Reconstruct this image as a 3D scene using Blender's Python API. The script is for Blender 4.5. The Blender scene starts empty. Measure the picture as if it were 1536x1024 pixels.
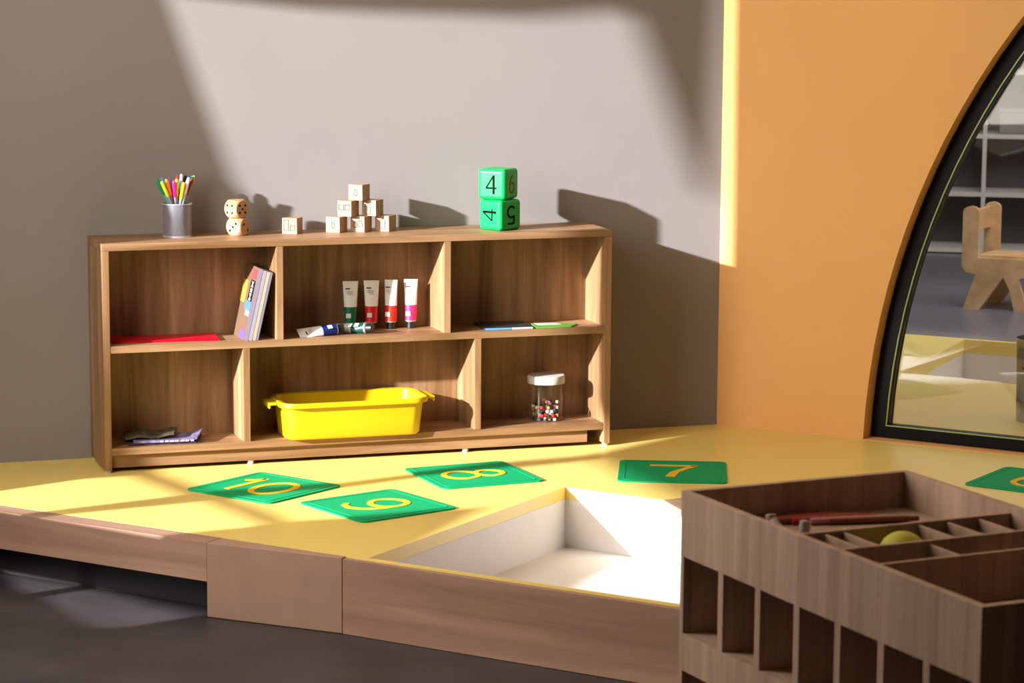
import bpy, bmesh, math, random
from mathutils import Vector, Matrix
random.seed(7)
SC = bpy.context.scene
COL = SC.collection
rad = math.radians

# ------------------------------------------------------------------ camera
F_PX = 3955.05
cd = bpy.data.cameras.new('camera'); cam = bpy.data.objects.new('camera', cd); COL.objects.link(cam)
cam.location = (-1.19839, -7.2081, 1.45132)
cam.rotation_euler = (1.42357, -0.00635, -0.31931)
cd.sensor_width = 36.0; cd.sensor_fit = 'HORIZONTAL'; cd.lens = F_PX / 1536 * 36
cd.clip_start = 0.1; cd.clip_end = 100
cd.dof.use_dof = True; cd.dof.focus_distance = 7.4; cd.dof.aperture_fstop = 9.0
SC.camera = cam

# ------------------------------------------------------------------ materials
def new_mat(name):
    m = bpy.data.materials.new(name); m.use_nodes = True
    nt = m.node_tree; b = nt.nodes['Principled BSDF']; return m, nt, b
def coords(nt, scale=(1,1,1), rot=0.):
    tc = nt.nodes.new('ShaderNodeTexCoord'); mr = nt.nodes.new('ShaderNodeMapping'); mp = nt.nodes.new('ShaderNodeMapping')
    mp.inputs['Scale'].default_value = scale; mr.inputs['Rotation'].default_value = (0, 0, rot)
    nt.links.new(tc.outputs['Object'], mr.inputs['Vector']); nt.links.new(mr.outputs['Vector'], mp.inputs['Vector']); return mp.outputs['Vector']
def plain(name, col, rough=.5, spec=.5, var=.0, vscale=20, bump=0., metal=0., coat=0.):
    m, nt, b = new_mat(name)
    b.inputs['Base Color'].default_value = (*col, 1); b.inputs['Roughness'].default_value = rough
    b.inputs['Specular IOR Level'].default_value = spec; b.inputs['Metallic'].default_value = metal
    b.inputs['Coat Weight'].default_value = coat
    v = coords(nt)
    n = nt.nodes.new('ShaderNodeTexNoise'); n.inputs['Scale'].default_value = vscale; n.inputs['Detail'].default_value = 4
    nt.links.new(v, n.inputs['Vector'])
    if var > 0:
        r = nt.nodes.new('ShaderNodeValToRGB')
        r.color_ramp.elements[0].position = .3; r.color_ramp.elements[1].position = .7
        r.color_ramp.elements[0].color = (*[c*(1-var) for c in col], 1)
        r.color_ramp.elements[1].color = (*[min(1, c*(1+var)) for c in col], 1)
        nt.links.new(n.outputs['Fac'], r.inputs['Fac']); nt.links.new(r.outputs['Color'], b.inputs['Base Color'])
    if bump > 0:
        bp = nt.nodes.new('ShaderNodeBump'); bp.inputs['Strength'].default_value = bump; bp.inputs['Distance'].default_value = .002
        nt.links.new(n.outputs['Fac'], bp.inputs['Height']); nt.links.new(bp.outputs['Normal'], b.inputs['Normal'])
    return m
def wood(name, dark, light, grain='z', rough=.5, cross=26, along=1.6, strips=0., spec=.4, rot=0.):
    m, nt, b = new_mat(name)
    s = {'x': (along, cross, cross), 'y': (cross, along, cross), 'z': (cross, cross, along)}[grain]
    v = coords(nt, s, rot)
    n = nt.nodes.new('ShaderNodeTexNoise'); n.inputs['Scale'].default_value = 1.0; n.inputs['Detail'].default_value = 6
    n.inputs['Roughness'].default_value = .62; n.inputs['Distortion'].default_value = .6
    nt.links.new(v, n.inputs['Vector'])
    r = nt.nodes.new('ShaderNodeValToRGB')
    r.color_ramp.elements[0].position = .32; r.color_ramp.elements[0].color = (*dark, 1)
    r.color_ramp.elements[1].position = .68; r.color_ramp.elements[1].color = (*light, 1)
    nt.links.new(n.outputs['Fac'], r.inputs['Fac'])
    out = r.outputs['Color']
    # broad boards of slightly different tone
    s2 = {'x': (.4, 9, 9), 'y': (9, .4, 9), 'z': (9, 9, .4)}[grain]
    n2 = nt.nodes.new('ShaderNodeTexNoise'); n2.inputs['Scale'].default_value = 1.0; n2.inputs['Detail'].default_value = 1
    nt.links.new(coords(nt, s2, rot), n2.inputs['Vector'])
    r2 = nt.nodes.new('ShaderNodeValToRGB')
    r2.color_ramp.elements[0].position = .35; r2.color_ramp.elements[0].color = (.78, .76, .74, 1)
    r2.color_ramp.elements[1].position = .65; r2.color_ramp.elements[1].color = (1, 1, 1, 1)
    nt.links.new(n2.outputs['Fac'], r2.inputs['Fac'])
    mx = nt.nodes.new('ShaderNodeMixRGB'); mx.blend_type = 'MULTIPLY'; mx.inputs[0].default_value = 1
    nt.links.new(out, mx.inputs[1]); nt.links.new(r2.outputs['Color'], mx.inputs[2])
    nt.links.new(mx.outputs[0], b.inputs['Base Color'])
    b.inputs['Roughness'].default_value = rough; b.inputs['Specular IOR Level'].default_value = spec
    bp = nt.nodes.new('ShaderNodeBump'); bp.inputs['Strength'].default_value = .08; bp.inputs['Distance'].default_value = .001
    nt.links.new(n.outputs['Fac'], bp.inputs['Height']); nt.links.new(bp.outputs['Normal'], b.inputs['Normal'])
    return m

W1, W2 = (.21, .103, .038), (.44, .262, .135)
M = {}
M['oak_x'] = wood('oak_grain_across', W1, W2, 'x')
M['oak_z'] = wood('oak_grain_upright', W1, W2, 'z')
M['fascia'] = wood('fascia_oak', (.36, .215, .15), (.50, .31, .225), 'x', rot=rad(49))
M['fascia_plain'] = plain('fascia_veneer', (.43, .275, .20), .5, .4, .05, 14)
M['cab'] = wood('cabinet_oak', (.38, .255, .185), (.57, .40, .295), 'z', cross=34, along=1.2)
M['cab_in'] = wood('cabinet_oak_flat', (.38, .255, .185), (.57, .40, .295), 'x')
M['wall'] = plain('grey_plaster', (.275, .250, .238), .85, .2, .03, 3, .15)
M['orange'] = plain('orange_paint', (.90, .49, .18), .8, .2, .03, 2.5, .1)
M['floor'] = plain('dark_concrete', (.050, .044, .048), .48, .4, .28, 4.5, .06)
M['yellow'] = plain('yellow_vinyl', (.88, .69, .20), .38, .5, .02, 5)
M['white'] = plain('white_laminate', (.80, .77, .75), .5, .4, .01, 5)
M['tub'] = plain('yellow_plastic', (.64, .44, .005), .4, .4)
M['mat'] = plain('green_card', (.0, .35, .125), .7, .2, .04, 30)
M['sand'] = plain('orange_sandpaper', (.93, .50, .02), .8, .3, .12, 400, .3)
M['black'] = plain('black_metal', (.004, .004, .005), .5, .15)
M['blackink'] = plain('black_ink', (.004, .004, .005), .9, .1)
M['greenfoam'] = plain('green_foam', (.0, .38, .075), .42, .4, .03, 60, .1)
M['redink'] = plain('dark_red_ink', (.10, .05, .01), .6, .3)
M['beech'] = wood('pale_beech', (.38, .225, .125), (.50, .32, .19), 'x', cross=60, along=8)
M['beech_die'] = wood('warm_beech', (.44, .235, .11), (.60, .36, .19), 'x', cross=60, along=8)
M['brownink'] = plain('brown_print', (.022, .010, .006), .9, .1)
M['tubewhite'] = plain('white_tube', (.74, .71, .66), .4, .4)
M['capblack'] = plain('black_cap', (.008, .010, .010), .35, .5)
M['rubber'] = plain('clear_foot', (.6, .55, .45), .4, .5)
M['silver'] = plain('silver_rim', (.62, .63, .68), .35, .5, metal=.5)
M['paper'] = plain('paper', (.55, .51, .47), .7, .3, .12, 120)
M['lid'] = plain('white_lid', (.60, .56, .52), .45, .4)
M['galv'] = plain('galvanised_steel', (.30, .31, .31), .38, .5, .15, 12, metal=.7)
M['shelfwhite'] = plain('pale_shelf', (.62, .58, .55), .5, .4)
M['greenedge'] = plain('glass_edge', (.35, .48, .12), .3, .5)
M['chairwood'] = wood('chair_birch', (.66, .40, .19), (.80, .53, .29), 'x', cross=20, along=3)
M['farwall'] = plain('far_grey_wall', (.085, .085, .11), .8, .2, .1, 1)
def flat(name, c, rough=.5): 
    if name not in M: M[name] = plain(name, c, rough, .4)
    return M[name]

def glass_mat(name, tint, gloss):
    m, nt, b = new_mat(name); nt.nodes.remove(b)
    out = nt.nodes['Material Output']
    t = nt.nodes.new('ShaderNodeBsdfTransparent'); t.inputs['Color'].default_value = (*tint, 1)
    g = nt.nodes.new('ShaderNodeBsdfGlossy'); g.inputs['Roughness'].default_value = .02
    lw = nt.nodes.new('ShaderNodeLayerWeight'); lw.inputs['Blend'].default_value = .5
    pw = nt.nodes.new('ShaderNodeMath'); pw.operation = 'POWER'; pw.inputs[1].default_value = 4; nt.links.new(lw.outputs['Facing'], pw.inputs[0])
    f = nt.nodes.new('ShaderNodeMath'); f.operation = 'MULTIPLY_ADD'; f.inputs[1].default_value = .6; f.inputs[2].default_value = gloss
    nt.links.new(pw.outputs[0], f.inputs[0])
    mx = nt.nodes.new('ShaderNodeMixShader')
    nt.links.new(f.outputs[0], mx.inputs[0]); nt.links.new(t.outputs[0], mx.inputs[1]); nt.links.new(g.outputs[0], mx.inputs[2])
    nt.links.new(mx.outputs[0], out.inputs['Surface']); return m
M['glass'] = glass_mat('window_glass', (.95, .965, .95), .035)
M['jarglass'] = glass_mat('jar_plastic', (.96, .965, .97), .045)
# fine silver wire mesh of the pencil cup: open holes between the wires
m, nt, b = new_mat('wire_mesh')
out = nt.nodes['Material Output']
b.inputs['Base Color'].default_value = (.30, .30, .35, 1); b.inputs['Roughness'].default_value = .4; b.inputs['Metallic'].default_value = .3
tc = nt.nodes.new('ShaderNodeTexCoord'); sp = nt.nodes.new('ShaderNodeSeparateXYZ'); nt.links.new(tc.outputs['Object'], sp.inputs[0])
at = nt.nodes.new('ShaderNodeMath'); at.operation = 'ARCTAN2'; nt.links.new(sp.outputs['Y'], at.inputs[0]); nt.links.new(sp.outputs['X'], at.inputs[1])
def osc(src, k):
    a = nt.nodes.new('ShaderNodeMath'); a.operation = 'MULTIPLY'; a.inputs[1].default_value = k; nt.links.new(src, a.inputs[0])
    s = nt.nodes.new('ShaderNodeMath'); s.operation = 'SINE'; nt.links.new(a.outputs[0], s.inputs[0])
    c = nt.nodes.new('ShaderNodeMath'); c.operation = 'GREATER_THAN'; c.inputs[1].default_value = -.25; nt.links.new(s.outputs[0], c.inputs[0])
    return c.outputs[0]
mu = nt.nodes.new('ShaderNodeMath'); mu.operation = 'MULTIPLY'
nt.links.new(osc(at.outputs[0], 150), mu.inputs[0]); nt.links.new(osc(sp.outputs['Z'], 3900), mu.inputs[1])
tr = nt.nodes.new('ShaderNodeBsdfTransparent'); mx = nt.nodes.new('ShaderNodeMixShader')
nt.links.new(mu.outputs[0], mx.inputs[0]); nt.links.new(b.outputs[0], mx.inputs[1]); nt.links.new(tr.outputs[0], mx.inputs[2])
nt.links.new(mx.outputs[0], out.inputs['Surface'])
M['mesh'] = m

# ------------------------------------------------------------------ object helpers
def empty(name, loc, label, cat, rz=0, group=None):
    o = bpy.data.objects.new(name, None); COL.objects.link(o); o.empty_display_size = .05
    o.location = loc; o.rotation_euler = (0, 0, rz); return tag(o, label, cat, group)
def tag(o, label, cat=None, group=None, kind=None):
    if label: o['label'] = label
    if cat: o['category'] = cat
    if group: o['group'] = group
    if kind: o['kind'] = kind
    return o
class MB:
    def __init__(s): s.v = []; s.f = []; s.m = []; s.T = Matrix()
    def add(s, vs, fs, mi=0):
        o = len(s.v); s.v += [tuple(s.T @ Vector(p)) for p in vs]; s.f += [tuple(i+o for i in f) for f in fs]; s.m += [mi]*len(fs)
    def box(s, x0, x1, y0, y1, z0, z1, mi=0):
        vs = [(x, y, z) for z in (z0, z1) for y in (y0, y1) for x in (x0, x1)]
        s.add(vs, [(0,2,3,1), (4,5,7,6), (0,1,5,4), (2,6,7,3), (0,4,6,2), (1,3,7,5)], mi); return s
    def prism(s, pts, z0, z1, mi=0, smooth=False):
        n = len(pts)
        a = sum(pts[i][0]*pts[(i+1) % n][1]-pts[(i+1) % n][0]*pts[i][1] for i in range(n))
        if a < 0: pts = pts[::-1]
        vs = [(x, y, z0) for x, y in pts]+[(x, y, z1) for x, y in pts]
        s.add(vs, [tuple(range(n))[::-1], tuple(range(n, 2*n))]+[(i, (i+1) % n, n+(i+1) % n, n+i) for i in range(n)], mi); return s
    def holed(s, loops, z0, z1, mi=0):     # loops in the local xy plane, extruded along z
        pts = [p for l in loops for p in l]; n = len(pts)
        bt = bmesh.new(); bv = [bt.verts.new((x, y, 0)) for x, y in pts]; be = []; k = 0
        for l in loops:
            for i in range(len(l)): be.append(bt.edges.new((bv[k+i], bv[k+(i+1) % len(l)])))
            k += len(l)
        bt.verts.index_update()
        bmesh.ops.triangle_fill(bt, use_beauty=True, use_dissolve=False, edges=be)
        tris = [[v.index for v in f.verts] for f in bt.faces]; bt.free()
        vs = [(x, y, z0) for x, y in pts]+[(x, y, z1) for x, y in pts]; fs = []
        for a, b_, c in tris:
            A, B, C = pts[a], pts[b_], pts[c]
            cr = (B[0]-A[0])*(C[1]-A[1])-(B[1]-A[1])*(C[0]-A[0])
            if abs(cr) < 1e-12: continue
            if cr < 0: b_, c = c, b_
            fs.append((a+n, b_+n, c+n)); fs.append((c, b_, a))
        k = 0
        for li, l in enumerate(loops):
            m_ = len(l); ar = sum(l[i][0]*l[(i+1) % m_][1]-l[(i+1) % m_][0]*l[i][1] for i in range(m_))
            ccw = ar > 0
            for i in range(m_):
                p, q = k+i, k+(i+1) % m_
                if (li == 0) != ccw: p, q = q, p
                fs.append((p, q, q+n, p+n))
            k += m_
        s.add(vs, fs, mi); return s
    def lathe(s, prof, seg=32, mi=0, cap0=True, cap1=True):
        vs = [(r*math.cos(2*math.pi*i/seg), r*math.sin(2*math.pi*i/seg), z) for r, z in prof for i in range(seg)]
        fs = [(j*seg+i, j*seg+(i+1) % seg, (j+1)*seg+(i+1) % seg, (j+1)*seg+i) for j in range(len(prof)-1) for i in range(seg)]
        if cap0: fs.append(tuple(range(seg))[::-1])
        if cap1: fs.append(tuple(range((len(prof)-1)*seg, len(prof)*seg)))
        s.add(vs, fs, mi); return s
    def loft(s, rings, mi=0, cap0=True, cap1=True):
        n = len(rings[0]); vs = [p for r in rings for p in r]
        fs = [(j*n+i, j*n+(i+1) % n, (j+1)*n+(i+1) % n, (j+1)*n+i) for j in range(len(rings)-1) for i in range(n)]
        if cap0: fs.append(tuple(range(n))[::-1])
        if cap1: fs.append(tuple(range((len(rings)-1)*n, len(rings)*n)))
        s.add(vs, fs, mi); return s
    def build(s, name, mats, parent=None, bevel=0, smooth=False, seg=2, ang=30):
        me = bpy.data.meshes.new(name); me.from_pydata(s.v, [], s.f)
        mats = mats if isinstance(mats, (list, tuple)) else [mats]
        for q in mats: me.materials.append(q)
        for p, k in zip(me.polygons, s.m): p.material_index = k
        me.validate()
        if bevel > 0:
            bm = bmesh.new(); bm.from_mesh(me)
            es = [e for e in bm.edges if len(e.link_faces) == 2 and e.calc_face_angle(0) > rad(40)]
            bmesh.ops.bevel(bm, geom=es, offset=bevel, segments=seg, profile=.5, affect='EDGES', clamp_overlap=True)
            bm.to_mesh(me); bm.free()
        o = bpy.data.objects.new(name, me); COL.objects.link(o)
        if parent: o.parent = parent
        if smooth or bevel:
            for p in me.polygons: p.use_smooth = True
            bm = bmesh.new(); bm.from_mesh(me)
            for e in bm.edges:
                if len(e.link_faces) == 2 and e.calc_face_angle(0) > rad(ang): e.smooth = False
            bm.to_mesh(me); bm.free()
            if bevel:
                wm = o.modifiers.new('weighted_normal', 'WEIGHTED_NORMAL'); wm.keep_sharp = True; wm.weight = 100
        return o
def copy_tree(o, parent=None):
    c = o.copy(); COL.objects.link(c)
    if parent: c.parent = parent
    for ch in list(o.children): copy_tree(ch, c)
    return c
def boxobj(name, dims, mat, parent=None, bevel=.0015):
    return MB().box(*dims).build(name, mat, parent, bevel=bevel)
def rrect(w, h, r, n=6, cx=0, cy=0):
    pts = []
    for sx, sy, a0 in ((1, 1, 0), (-1, 1, 90), (-1, -1, 180), (1, -1, 270)):
        for i in range(n+1):
            a = rad(a0+90*i/n); pts.append((cx+sx*(w/2-r)+r*math.cos(a), cy+sy*(h/2-r)+r*math.sin(a)))
    return pts
def ribbon(mb, pts, w, z0, z1, closed=False, mi=0):
    n = len(pts); L = []; R_ = []
    ws = w if isinstance(w, (list, tuple)) else [w]*n
    for i in range(n):
        p = Vector(pts[i]); a = Vector(pts[(i-1) % n]) if (closed or i > 0) else p; c = Vector(pts[(i+1) % n]) if (closed or i < n-1) else p
        d1 = (p-a).normalized() if (p-a).length > 0 else (c-p).normalized(); d2 = (c-p).normalized() if (c-p).length > 0 else d1
        nn = Vector((-(d1+d2).y, (d1+d2).x)); nn.normalize(); k = max(.5, nn.dot(Vector((-d1.y, d1.x))))
        off = nn*ws[i]/2/k; L.append(p+off); R_.append(p-off)
    m_ = n if closed else n-1
    vs = [(q.x, q.y, z) for z in (z0, z1) for arr in (L, R_) for q in arr]
    fs = []
    for i in range(m_):
        j = (i+1) % n
        fs += [(2*n+i, 3*n+i, 3*n+j, 2*n+j), (i, j, n+j, n+i), (i, 2*n+i, 2*n+j, j), (n+i, n+j, 3*n+j, 3*n+i)]
    if not closed: fs += [(0, n, 3*n, 2*n), (n-1, 3*n-1, 4*n-1, 2*n-1)]
    mb.add(vs, fs, mi)
def ell(cx, cy, rx, ry, a0, a1, n=28, rot=0):
    out = []
    for i in range(n):
        a = rad(a0+(a1-a0)*i/(n-1)); x, y = rx*math.cos(a), ry*math.sin(a)
        c, s = math.cos(rad(rot)), math.sin(rad(rot)); out.append((cx+x*c-y*s, cy+x*s+y*c))
    return out
def font_mesh(txt, size, depth=.0006):
    cu = bpy.data.curves.new('glyph', 'FONT'); cu.body = txt; cu.size = size; cu.align_x = 'CENTER'; cu.align_y = 'CENTER'
    cu.extrude = depth/2; cu.offset = size*.004; cu.resolution_u = 6
    o = bpy.data.objects.new('glyph', cu); COL.objects.link(o)
    dg = bpy.context.evaluated_depsgraph_get(); me = bpy.data.meshes.new_from_object(o.evaluated_get(dg))
    bpy.data.objects.remove(o); return me
def font_obj(name, txt, size, mat, parent, mtx, sx=1.0, depth=.0006):
    me = font_mesh(txt, size, depth)
    xs = [v.co.x for v in me.vertices]; ys = [v.co.y for v in me.vertices]
    c = Vector(((min(xs)+max(xs))/2, (min(ys)+max(ys))/2, 0))
    for v in me.vertices: v.co = mtx @ Vector(((v.co.x-c.x)*sx, v.co.y-c.y, v.co.z))
    me.materials.clear(); me.materials.append(mat); me.name = name
    o = bpy.data.objects.new(name, me); COL.objects.link(o); o.parent = parent; return o

# ------------------------------------------------------------------ measured shelf / room
SW, SD, SH, ST, ZM, ZB = 1.5, .2397, .64336, .01974, .35754, .06984
YB = .172                    # face of the shelf's back board
YW = .2448                   # grey wall
FZ = -.19                    # dark floor
CX, CY = 1.945, YW           # room corner
UX, UY = .65756, -.75340     # direction of the orange wall away from the corner
L2 = lambda s, z=0: (CX+UX*s, CY+UY*s, z)

# ---- setting
tag(MB().box(-1.34, 9, -8.9, -2.3, 3.3, 3.4).build('ceiling_light_block', plain('ceiling_paint', (.45, .40, .34), .9)), None, kind='structure')  # unseen partial ceiling, added to keep low sky light out of the shelf
o = MB().box(-4.5, 14, -9, 14, FZ-.05, FZ).build('floor', M['floor']); tag(o, None, kind='structure')
o = MB().box(-1.35, CX+.06, YW, YW+.12, FZ, 3.4).build('wall_back', M['wall']); tag(o, None, kind='structure')
# orange wall with the arched opening (circle of 2.21 m radius)
CS, CZ, CR = 2.7017, -.0753, 2.2137
WT = .16
Rm = Matrix(((UX, 0, -UY, CX), (UY, 0, UX, CY), (0, 1, 0, 0), (0, 0, 0, 1)))  # local x along wall, y up, z out of the room (behind)
def arch(r, zlo, n=72):
    a0 = math.asin((zlo-CZ)/r); pts = []
    for i in range(n+1):
        a = a0+(math.pi-2*a0)*i/n; pts.append((CS+r*math.cos(a), CZ+r*math.sin(a)))
    return pts
mb = MB(); mb.T = Rm
mb.holed([[(0, FZ), (9.6, FZ), (9.6, 3.4), (0, 3.4)], arch(CR, .002)], 0, WT)
tag(mb.build('wall_right', M['orange']), None, kind='structure')
# window 1: black frame, glass edge line and pane
mb = MB(); mb.T = Rm
mb.holed([arch(CR-.002, .004), arch(CR-.050, .040)], .055, .105)
wf = mb.build('window_1', M['black']); tag(wf, None, kind='structure')
mb = MB(); mb.T = Rm
mb.holed([arch(CR-.0495, .0395), arch(CR-.0525, .0425)], .050, .0545)
mb.build('glass_edge', M['greenedge'], wf)
mb = MB(); mb.T = Rm
mb.prism(arch(CR-.051, .041), .078, .084)
mb.build('pane', M['glass'], wf)
# unseen left wall; its unglazed openings are shaped to cast the sun patches
sun_mask_polys = [
 [(-.60, .112), (-.83, .116), (-.925, .126), (-.925, .174), (-.62, .118)],
 [(-.965, .132), (-1.345, .155), (-1.395, .19), (-1.405, .250), (-.965, .180)],  # solid band above these is an invented slanted bar shading the edge board
 [(-.515, .258), (-.739, .297), (-.832, .315), (-.872, .458), (-.545, .434), (-.487, .38)],
 [(-.885, .328), (-1.28, .403), (-1.345, .498), (-.975, .472)],
 [(-.573, .452), (-.876, .478), (-.99, .585), (-1.03, .773), (-1.09, .85), (-.955, 1.0), (-.94, 2.6), (-.915, 2.6), (-.90, 1.70), (-.815, 2.20),
  (-.69, 2.07), (-.47, 1.90), (-.30, 1.80), (-.368, 1.32), (-.435, 1.17), (-.49, .45)],
 [(-.985, .490), (-1.333, .516), (-1.41, .58), (-1.50, .68), (-1.85, .555), (-2.1, .62), (-2.5, .715), (-2.5, .85), (-1.155, .842), (-1.05, .66), (-1.045, .585)],
]
mb = MB(); mb.T = Matrix(((0, 0, 1, -1.34), (1, 0, 0, 0), (0, 1, 0, 0), (0, 0, 0, 1)))
mb.holed([[(-8.8, FZ), (YW, FZ), (YW, 4.2), (-8.8, 4.2)]]+sun_mask_polys, 0, .04)
tag(mb.build('wall_left_sun_mask', M['wall']), None, kind='structure')
tag(MB().box(-4.5, 9, -8.9, -8.8, FZ, 4.2).build('wall_front_light_block', plain('dark_panel', (.09, .07, .06), .8)), None, kind='structure')  # unseen dark wall, added to block light from behind the camera
# the room seen through the arched window
tag(MB().box(4, 13.5, 10.2, 10.3, FZ, 4).build('wall_far', M['farwall']), None, kind='structure')

mb = MB(); mb.prism([(2.02, .46), (2.02-.1, .48), (4.55, 10.2), (4.65, 10.2)], FZ, 4); tag(mb.build('wall_far_left', M['farwall']), None, kind='structure')
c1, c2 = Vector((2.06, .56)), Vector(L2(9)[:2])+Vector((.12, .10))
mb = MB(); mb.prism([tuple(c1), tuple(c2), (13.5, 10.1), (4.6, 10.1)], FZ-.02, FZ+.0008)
tag(mb.build('floor_far', plain('next_room_floor', (.155, .155, .20), .3, .5, .1, 2)), None, kind='structure')  # next room's floor, sky reflection and haze put into its paler lavender colour
# ------------------------------------------------------------------ play platform
pf = empty('play_platform', (0, 0, FZ), 'low yellow play platform with oak edge boards and a white sunken pit', 'platform')
def P(name, mb, mat, **k):
    mb.T = Matrix.Translation((0, 0, -FZ)) @ mb.T
    return mb
# yellow front line from (-.334,-.332) to (.973,-1.848)
YA, YBp = Vector((-.334, -.332)), Vector((.973, -1.848)); yd = (YBp-YA).normalized(); yn = Vector((-yd.y, yd.x))
if yn.x > 0: yn = -yn           # outward (towards the dark floor)
def yl(t): return YA+yd*t
tL = -(YW-YA.y)/(-yd.y)        # where the line meets the grey wall
tL = (YW-YA.y)/yd.y
tS = 1.103                      # seam at px 513
tB = .727                       # left side of the end block
tR = 4.6
Rend = Vector(L2(5.0)[:2])
LR = yl(tR)
outer = [tuple(yl(tL)), tuple(yl(tR)), tuple(Rend), (CX, CY)]
Q = Vector((1.172, -.534)); e1 = Vector((-.742, -.670)); e2 = Vector((.629, -.777)); inn = -yn
# pit: corner Q, left edge along e1, back edge along e2
def isect(p, d, q, e):
    k = ((q.x-p.x)*e.y-(q.y-p.y)*e.x)/(d.x*e.y-d.y*e.x); return p+d*k
F0 = YA+inn*.012
pA = isect(Q, e1, F0, yd); q2 = Q+e2*1.9; pB = isect(q2, e1, F0, yd)
pit = [tuple(Q), tuple(q2), tuple(pB), tuple(pA)]
TH = .034
mb = MB(); mb.T = Matrix.Translation((0, 0, -FZ)); mb.holed([outer, pit], -TH, 0)
mb.build('yellow_top', M['yellow'], pf)
def linebox(mb, t0, t1, o0, o1, z0, z1):
    a, b = yl(t0), yl(t1)
    mb.prism([tuple(a+yn*o0), tuple(b+yn*o0), tuple(b+yn*o1), tuple(a+yn*o1)], z0, z1)
def pfmb():
    mb = MB(); mb.T = Matrix.Translation((0, 0, -FZ)); return mb
mb = pfmb(); linebox(mb, tL, tB, .0005, .062, -.100, 0); mb.build('edge_board', M['fascia'], pf, bevel=.0015)
mb = pfmb(); a_, b_ = yl(tB+.001), yl(tS)
mb.prism([tuple(a_+yn*.0005), tuple(b_+yn*.0005), tuple(b_+yn*.019), tuple(a_+yn*.064)], FZ+.001, 0); mb.build('end_block', M['fascia_plain'], pf, bevel=.003)
mb = pfmb(); linebox(mb, tS+.001, tR, .0005, .058, FZ+.001, -.05)
mb.prism([tuple(yl(tS+.001)+yn*.0005), tuple(yl(tR)+yn*.0005), tuple(yl(tR)+yn*.008), tuple(yl(tS+.001)+yn*.008)], -.05, -.006)
mb = pfmb(); linebox(mb, tS+.001, tR, .0005, .018, FZ+.001, -.004); mb.build('front_board', M['fascia'], pf, bevel=.001)
mb = pfmb(); linebox(mb, tL, tB-.002, -.040, -.022, FZ+.001, -TH-.001); mb.build('plinth', plain('dark_plinth', (.022, .020, .021), .8), pf)
# white pit lining
mb = pfmb()
def wallseg(mb, a, b, th, z0, z1, side):
    a, b = Vector(a), Vector(b); d = (b-a).normalized(); n = Vector((-d.y, d.x))*side
    mb.prism([tuple(a), tuple(b), tuple(b+n*th), tuple(a+n*th)], z0, z1)
PZ = -.168
wallseg(mb, Q, pA, .018, PZ, -TH-.0005, -1 if False else 1)
o1 = mb
c = sum((Vector(p) for p in pit), Vector((0, 0)))/4
def lining(a, b, mb):
    a, b = Vector(a), Vector(b); d = (b-a).normalized(); n = Vector((-d.y, d.x))
    if n.dot(c-a) > 0: n = -n
    mb.prism([tuple(a), tuple(b), tuple(b+n*.018), tuple(a+n*.018)], PZ-.01, -TH-.0005)
mb = pfmb(); lining(Q, pA, mb); mb.build('pit_wall', M['white'], pf)
mb = pfmb(); lining(Q, q2, mb); mb.build('pit_wall', M['white'], pf)
mb = pfmb(); lining(q2, pB, mb); mb.build('pit_wall', M['white'], pf)
mb = pfmb(); mb.prism(pit, PZ-.01, PZ); mb.build('pit_floor', M['white'], pf)

# wooden plank over the pit's back edge
pk = MB()
k0 = Vector((1.335, -.852)); kd = Vector((.10, -1)).normalized(); kn = Vector((1, .25)).normalized()
pk.prism([tuple(k0), tuple(k0+kn*.7), tuple(k0+kn*.7+kd*.24), tuple(k0+kd*.24+kn*-.03)], .0, .018)
tag(pk.build('plank', M['cab_in'], bevel=.001), 'flat brown wooden board lying over the back edge of the white pit', 'board')

# platform in the next room, with its own white pit
nf = empty('play_platform', (0, 0, FZ), 'second yellow platform with a white pit, seen through the arched window', 'platform')
on = Vector((-UY, UX))  # normal of the orange wall, away from the room
s0 = Vector((CX, CY))+on*.162
fe = Vector((3.39, 1.87)); fd = Vector((.70, -.714))
w0 = s0+Vector((UX, UY))*.15; w1 = s0+Vector((UX, UY))*5.2
far0 = fe-fd*.9+Vector((0, 0)); far1 = fe+fd*4.2
outer2 = [tuple(w0), tuple(w1), tuple(far1), tuple(far0)]
h1 = Vector((2.98, 1.02)); h2 = Vector((3.555, 1.66)); h3 = h2+fd*2.2; h4 = h1+Vector((.575, -.82)).normalized()*2.2
pit2 = [tuple(h1), tuple(h2), tuple(h3), tuple(h4)]
mb = pfmb(); mb.holed([outer2, pit2], -.05, 0); mb.build('yellow_top', M['yellow'], nf)
c = sum((Vector(p) for p in pit2), Vector((0, 0)))/4
_TH = TH; TH = .05
for a, b_ in ((h1, h2), (h2, h3), (h3, h4), (h4, h1)):
    mb = pfmb(); lining(a, b_, mb); mb.build('pit_wall', M['white'], nf)
TH = _TH
mb = pfmb(); mb.prism(pit2, PZ-.01, PZ); mb.build('pit_floor', M['white'], nf)
def band(a, b, th, z0, z1, mb):
    a, b = Vector(a), Vector(b); d = (b-a).normalized(); n = Vector((-d.y, d.x))
    mb.prism([tuple(a), tuple(b), tuple(b+n*th), tuple(a+n*th)], z0, z1)
mb = pfmb(); band(far0, far1, -.018, FZ+.001, -.051, mb); mb.build('edge_board', M['fascia'], nf)

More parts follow.
